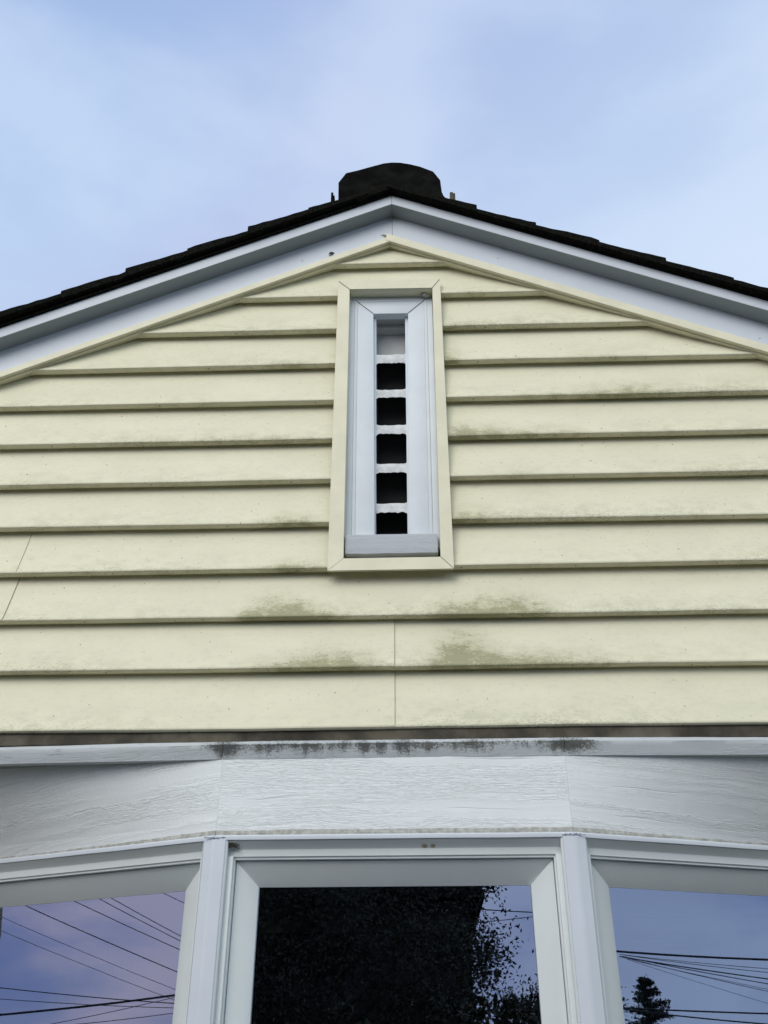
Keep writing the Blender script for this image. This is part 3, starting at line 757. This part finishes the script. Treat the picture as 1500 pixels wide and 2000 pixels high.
# lower walls of bay and house
for side in (-1, 0, 1):
    F = local(side); mb = MB(); s0, s1 = (CL, CR) if side == 0 else (0, LW)
    n = 5
    for k in range(n):
        z0 = .1 + k*.174
        mb.sweep(lambda q, a, b: F(q, a, b), frange(s0, s1, 6), [(.0, z0), (.012, z0-.004), (.03, z0), (.03, z0+.174), (.026, z0+.174)])
    mb.build('bay_wall', 'yellow', house)
YW = .345
mb = MB()
for sg in (-1, 1):
    x0, x1 = sorted((sg*1.50, sg*3.05))
    for k in range(16):
        z0 = .1+k*.174
        mb.sweep(lambda q, a, b: (q, a, b), [x0, x1], [(YW, z0), (YW+.012, z0-.004), (YW+.03, z0), (YW+.03, z0+.174), (YW+.026, z0+.174)])
    mb.box((sg*3.0-.05, .36, 0), (sg*3.0+.05, 6.4, 3.98)); mb.box((sg*3.04-.01, 0.0, 2.78), (sg*3.04+.01, .36, 3.85))
mb.box((-3.0, 6.35, 0), (3.0, 6.4, 4.0))
i = len(mb.v); mb.v += [(-3.0, 6.4, 4.0), (3.0, 6.4, 4.0), (0, 6.4, 5.38)]; mb.face((i, i+1, i+2))
mb.build('side_wall', 'yellow', house, fix=False)
mb = MB(); mb.box((-1.5, .05, 0), (1.5, .36, .1)); mb.box((-3.05, .33, 0), (3.05, 6.4, .1)); mb.build('foundation', 'foundation', house)
# dark room behind the bay
mb = MB()
X0, X1, Y1, Z0, Z1 = -1.9, 1.9, 4.2, .5, 2.55
i = len(mb.v)
mb.v += [(X0, .36, Z0), (X1, .36, Z0), (X1, Y1, Z0), (X0, Y1, Z0), (X0, .36, Z1), (X1, .36, Z1), (X1, Y1, Z1), (X0, Y1, Z1)]
for f in ((0,1,2,3), (7,6,5,4), (1,2,6,5), (2,3,7,6), (3,0,4,7)): mb.face(f)
for z_ in (2.45, .7):
    i = len(mb.v)
    mb.v += [(CL, .125, z_), (CR, .125, z_), local(1)(LW, .125, z_), (1.9, .5, z_), (-1.9, .5, z_), local(-1)(LW, .125, z_)]
    mb.face(tuple(i+k for k in range(6)))
mb.build('room', 'room', house, fix=False)
mb = MB(); mb.box((-1.3, .60, 2.215), (1.3, .615, 2.255)); mb.build('curtain_rail', 'valance', house, bevel=.003)

# ================================================================== what the glass reflects: wires, trees
WIRES = [((-19.17,-8.29,5.28),(-16.88,-11.46,3.91),.010),((-19.71,-9.17,5.65),(-17.69,-11.98,4.38),.020),((-19.79,-10.71,5.84),(-18.44,-12.56,4.96),.018),
((-21.29,-11.93,6.36),(-20.05,-13.68,5.43),.018),((-21.11,-12.16,6.39),(-20.05,-13.66,5.55),.018),((-20.28,-13.17,6.55),(-19.96,-13.59,6.34),.016),((-23.61,-10.54,5.71),(-21.06,-14.23,4.21),.012),
((-17.36,-7.69,3.72),(-15.33,-10.25,3.49),.017),((-17.35,-7.72,3.53),(-15.33,-10.26,3.41),.012),((-12.0,-5.06,2.82),(-10.46,-6.78,3.07),.028),((-16.76,-8.55,3.12),(-15.33,-10.24,3.58),.012),((-18.18,-9.95,3.26),(-16.95,-11.43,3.47),.014),
((9.07,-8.32,3.62),(10.65,-6.98,3.47),.036),((14.73,-13.9,4.58),(16.94,-11.86,4.23),.014),((14.73,-13.9,4.58),(16.93,-11.88,4.16),.016),((14.73,-13.91,4.54),(16.92,-11.9,4.04),.030),
((14.77,-13.87,4.54),(16.92,-11.92,3.95),.022),((14.81,-13.84,4.5),(16.91,-11.94,3.85),.012),((14.81,-13.84,4.52),(16.9,-11.94,3.81),.016),((14.85,-13.81,4.48),(16.89,-11.99,3.59),.010),
((10.52,-9.77,3.07),(12.16,-8.33,2.96),.030),((12.67,-10.55,3.09),(13.71,-9.59,2.95),.030),((.77,-13.7,4.57),(1.94,-13.64,4.48),.022),((.92,-17.69,4.94),(2.37,-17.58,5.05),.018)]
for wi, (a, b, rad) in enumerate(WIRES):
    a = Vector(a); b = Vector(b); d = (b-a); mb = MB(); pts = []
    fan = a.x > 14 
    for j in range(13):
        tt = (-.0 if fan else -.7) + (2.6 if fan else 2.4)*j/12
        p = a+d*tt; sag = .05*(tt-.5)**2 - .0125; p.z += sag*d.length*.35
        pts.append(tuple(p))
    mb.tube(pts, rad*(.55 if a.x < 0 else .42), 6); o = mb.build('utility_wire', 'wire', smooth=True, fix=False)
    ordn = ['highest', 'second highest', 'third highest', 'fourth highest', 'fifth highest', 'sixth highest', 'seventh highest', 'eighth highest', 'ninth highest', 'tenth highest', 'eleventh highest', 'twelfth highest', 'lowest']
    sideof = [q for q, (p0, p1, rr_) in enumerate(WIRES) if (p0[0] < -5) == (WIRES[wi][0][0] < -5) and (p0[0] > 5) == (WIRES[wi][0][0] > 5)]
    hs = sorted(sideof, key=lambda q: -(WIRES[q][0][2]+WIRES[q][1][2])); where = 'left bay window' if WIRES[wi][0][0] < -5 else ('right bay window' if WIRES[wi][0][0] > 5 else 'middle bay window')
    tag(o, ordn[hs.index(wi)]+' black utility wire reflected in the '+where, 'wire', 'utility wires over the street')
def leafquad(mb, c, size, rnd):
    n = Vector((rnd.gauss(0, 1), rnd.gauss(0, 1), rnd.gauss(0, 1))).normalized(); e = n.orthogonal().normalized()
    e.rotate(Matrix.Rotation(rnd.random()*6.28, 3, n)); g = n.cross(e); i = len(mb.v)
    mb.v += [tuple(c-e*size), tuple(c-g*size*.45), tuple(c+e*size), tuple(c+g*size*.45)]; mb.f.append((i, i+1, i+2, i+3)); mb.uv.append([(0, 0)]*4)
def tree(name, loc, height, rx, ry, zc, rz, nleaf, size, mat, label, seed, clumps=70):
    rnd = random.Random(seed); T = empty(name, loc); tag(T, label, 'tree'); L = Vector(loc)
    mb = MB(); pts = [(0, 0, 0), (.05, 0, height*.25), (-.04, .05, height*.5), (.02, 0, height*.8)]
    mb.tube(pts, [height*.028, height*.022, height*.016, height*.006], 10)
    cl = []
    for k in range(clumps):
        while True:
            p = Vector((rnd.uniform(-1, 1), rnd.uniform(-1, 1), rnd.uniform(-1, 1)))
            if p.length < 1: break
        p = p*(.55+.45*p.length)
        c = Vector((p.x*rx, p.y*ry, zc+p.z*rz)); cl.append((c, rnd.uniform(.35, .75)*min(rx, rz)*.42))
        if k % 3 == 0: mb.tube([(0, 0, max(.6, c.z*.55)), tuple(Vector((0, 0, c.z*.7)).lerp(c, .5)), tuple(c)], [height*.009, height*.005, height*.002], 5)
    mb.build('trunk', 'bark', T, smooth=True, fix=False)
    mb = MB()
    for q in range(nleaf):
        c, r = cl[rnd.randrange(len(cl))]
        leafquad(mb, c+Vector((rnd.gauss(0, .40), rnd.gauss(0, .40), rnd.gauss(0, .34)))*r, size*rnd.uniform(.6, 1.2), rnd)
    mb.build('crown', mat, T, fix=False); return T
tree('broadleaf_tree', (-1.95, -13.5, 0), 9, 3.35, 2.6, 4.7, 4.0, 110000, .040, 'leaf', 'large dark broadleaf tree across the lawn, reflected in the middle window', 3, 150)
tree('broadleaf_tree', (2.2, -15.2, 0), 4.6, 1.8, 1.5, 2.2, 1.75, 50000, .036, 'leaf', 'smaller loose broadleaf tree to the right of the large tree', 5, 60)
def conifer(loc, h, label, seed, wid=.70):
    rnd = random.Random(seed); T = empty('conifer_tree', loc); tag(T, label, 'tree')
    mb = MB(); mb.tube([(0, 0, 0), (0, 0, h*.5), (0, 0, h)], [h*.02, h*.012, .01], 8); mb.build('trunk', 'bark', T, smooth=True, fix=False)
    mb = MB()
    for k in range(115):
        f = rnd.random()**.8; z = h*(.12+.87*f); R = (1-f)*h*wid*rnd.uniform(.55, 1.25)+.10; a = rnd.random()*6.28
        for q in range(120):
            u = rnd.random(); c = Vector((math.cos(a)*R*u, math.sin(a)*R*u, z+R*u*(.35-.2*u)))+Vector((rnd.gauss(0, .045), rnd.gauss(0, .045), rnd.gauss(0, .03)))*(1.5-u*.8)
            leafquad(mb, c, rnd.uniform(.02, .045), rnd)
    mb.build('crown', 'needle', T, fix=False)
conifer((14.3, -14.6, 0), 4.75, 'dark conifer reflected low in the right bay window', 7)
conifer((13.4, -15.6, 0), 4.2, 'shorter conifer just left of the dark conifer', 8)
conifer((15.7, -14.2, 0), 4.25, 'thin conifer just right of the dark conifer', 9, .5)
# hedge behind the lawn, one clipped row
mb = MB(); rnd = random.Random(2)
for q in range(26000): leafquad(mb, Vector((rnd.uniform(-9, 4.5), -17+rnd.gauss(0, .35), rnd.uniform(0, 3.5)+.3*nz(q*.01))), rnd.uniform(.06, .12), rnd)
tag(mb.build('hedge', 'hedge', fix=False), 'tall dark green hedge at the far side of the lawn', 'hedge')

# added houses either side, out of the frame, to block low sky light
def add_house(x0, x1, y0, y1, h, hr, label, mat):
    T = empty('added_house', ((x0+x1)/2, y0, 0)); tag(T, label, 'house'); ox, oy = (x0+x1)/2, y0
    mb = MB(); mb.box((x0-ox, 0, 0), (x1-ox, y1-y0, h)); mb.build('wall', mat, T)
    mb = MB(); w2 = (x1-x0)/2+.4; i = 0
    mb.v += [(-w2, -.4, h), (w2, -.4, h), (0, -.4, hr), (-w2, y1-y0+.4, h), (w2, y1-y0+.4, h), (0, y1-y0+.4, hr)]
    for f in ((0,1,2), (5,4,3), (0,2,5,3), (1,4,5,2), (0,3,4,1)): mb.face(f)
    mb.build('roof', 'shake', T)
    for k in (-1, 1):
        mb = MB(); mb.box((k*1.6-.6, -.03, 1.0), (k*1.6+.6, -.001, 2.3)); wf = mb.build('window', 'vinyl_white', T)
        mb = MB(); mb.box((k*1.6-.53, -.034, 1.07), (k*1.6+.53, -.031, 2.23)); mb.build('pane', 'gasket', wf)
add_house(-17, -8.5, -2.0, 9, 4.6, 7.2, 'added brown house left of the yellow house, blocking low sky', 'pole')
add_house(8.5, 17, -2.0, 9, 4.6, 7.2, 'added brown house right of the yellow house, blocking low sky', 'pole')

# dark two-storey house added behind the big tree to darken its gaps
T = empty('added_house', (-4.35, -20.5, 0)); tag(T, 'tall dark brown house added behind the large tree, darkening the reflection', 'house')
mb = MB(); mb.box((-5.6, -7, 0), (5.6, 0, 5.9)); mb.build('wall', 'darkwall', T)
mb = MB(); mb.box((-5.9, -7.3, 5.9), (5.95, .35, 6.05)); mb.v += [(-5.9, .35, 6.05), (5.95, .35, 6.05), (4.2, -3.5, 8.2), (-4.2, -3.5, 8.2), (-5.9, -7.3, 6.05), (5.95, -7.3, 6.05)]
for f in ((8,9,10,11), (12,11,10,13), (9,13,10), (8,11,12)): mb.face(f)
mb.build('roof', 'shake', T, fix=False)
for (wx, wz) in ((-3, 3.6), (0, 3.6), (3.2, 3.6), (-3, .9), (2.6, .9)):
    mb = MB(); mb.box((wx-.6, .001, wz), (wx+.6, .04, wz+1.4)); wf = mb.build('window', 'darkwall', T)
    mb = MB(); mb.box((wx-.52, .041, wz+.08), (wx+.52, .045, wz+1.32)); mb.build('pane', 'gasket', wf)
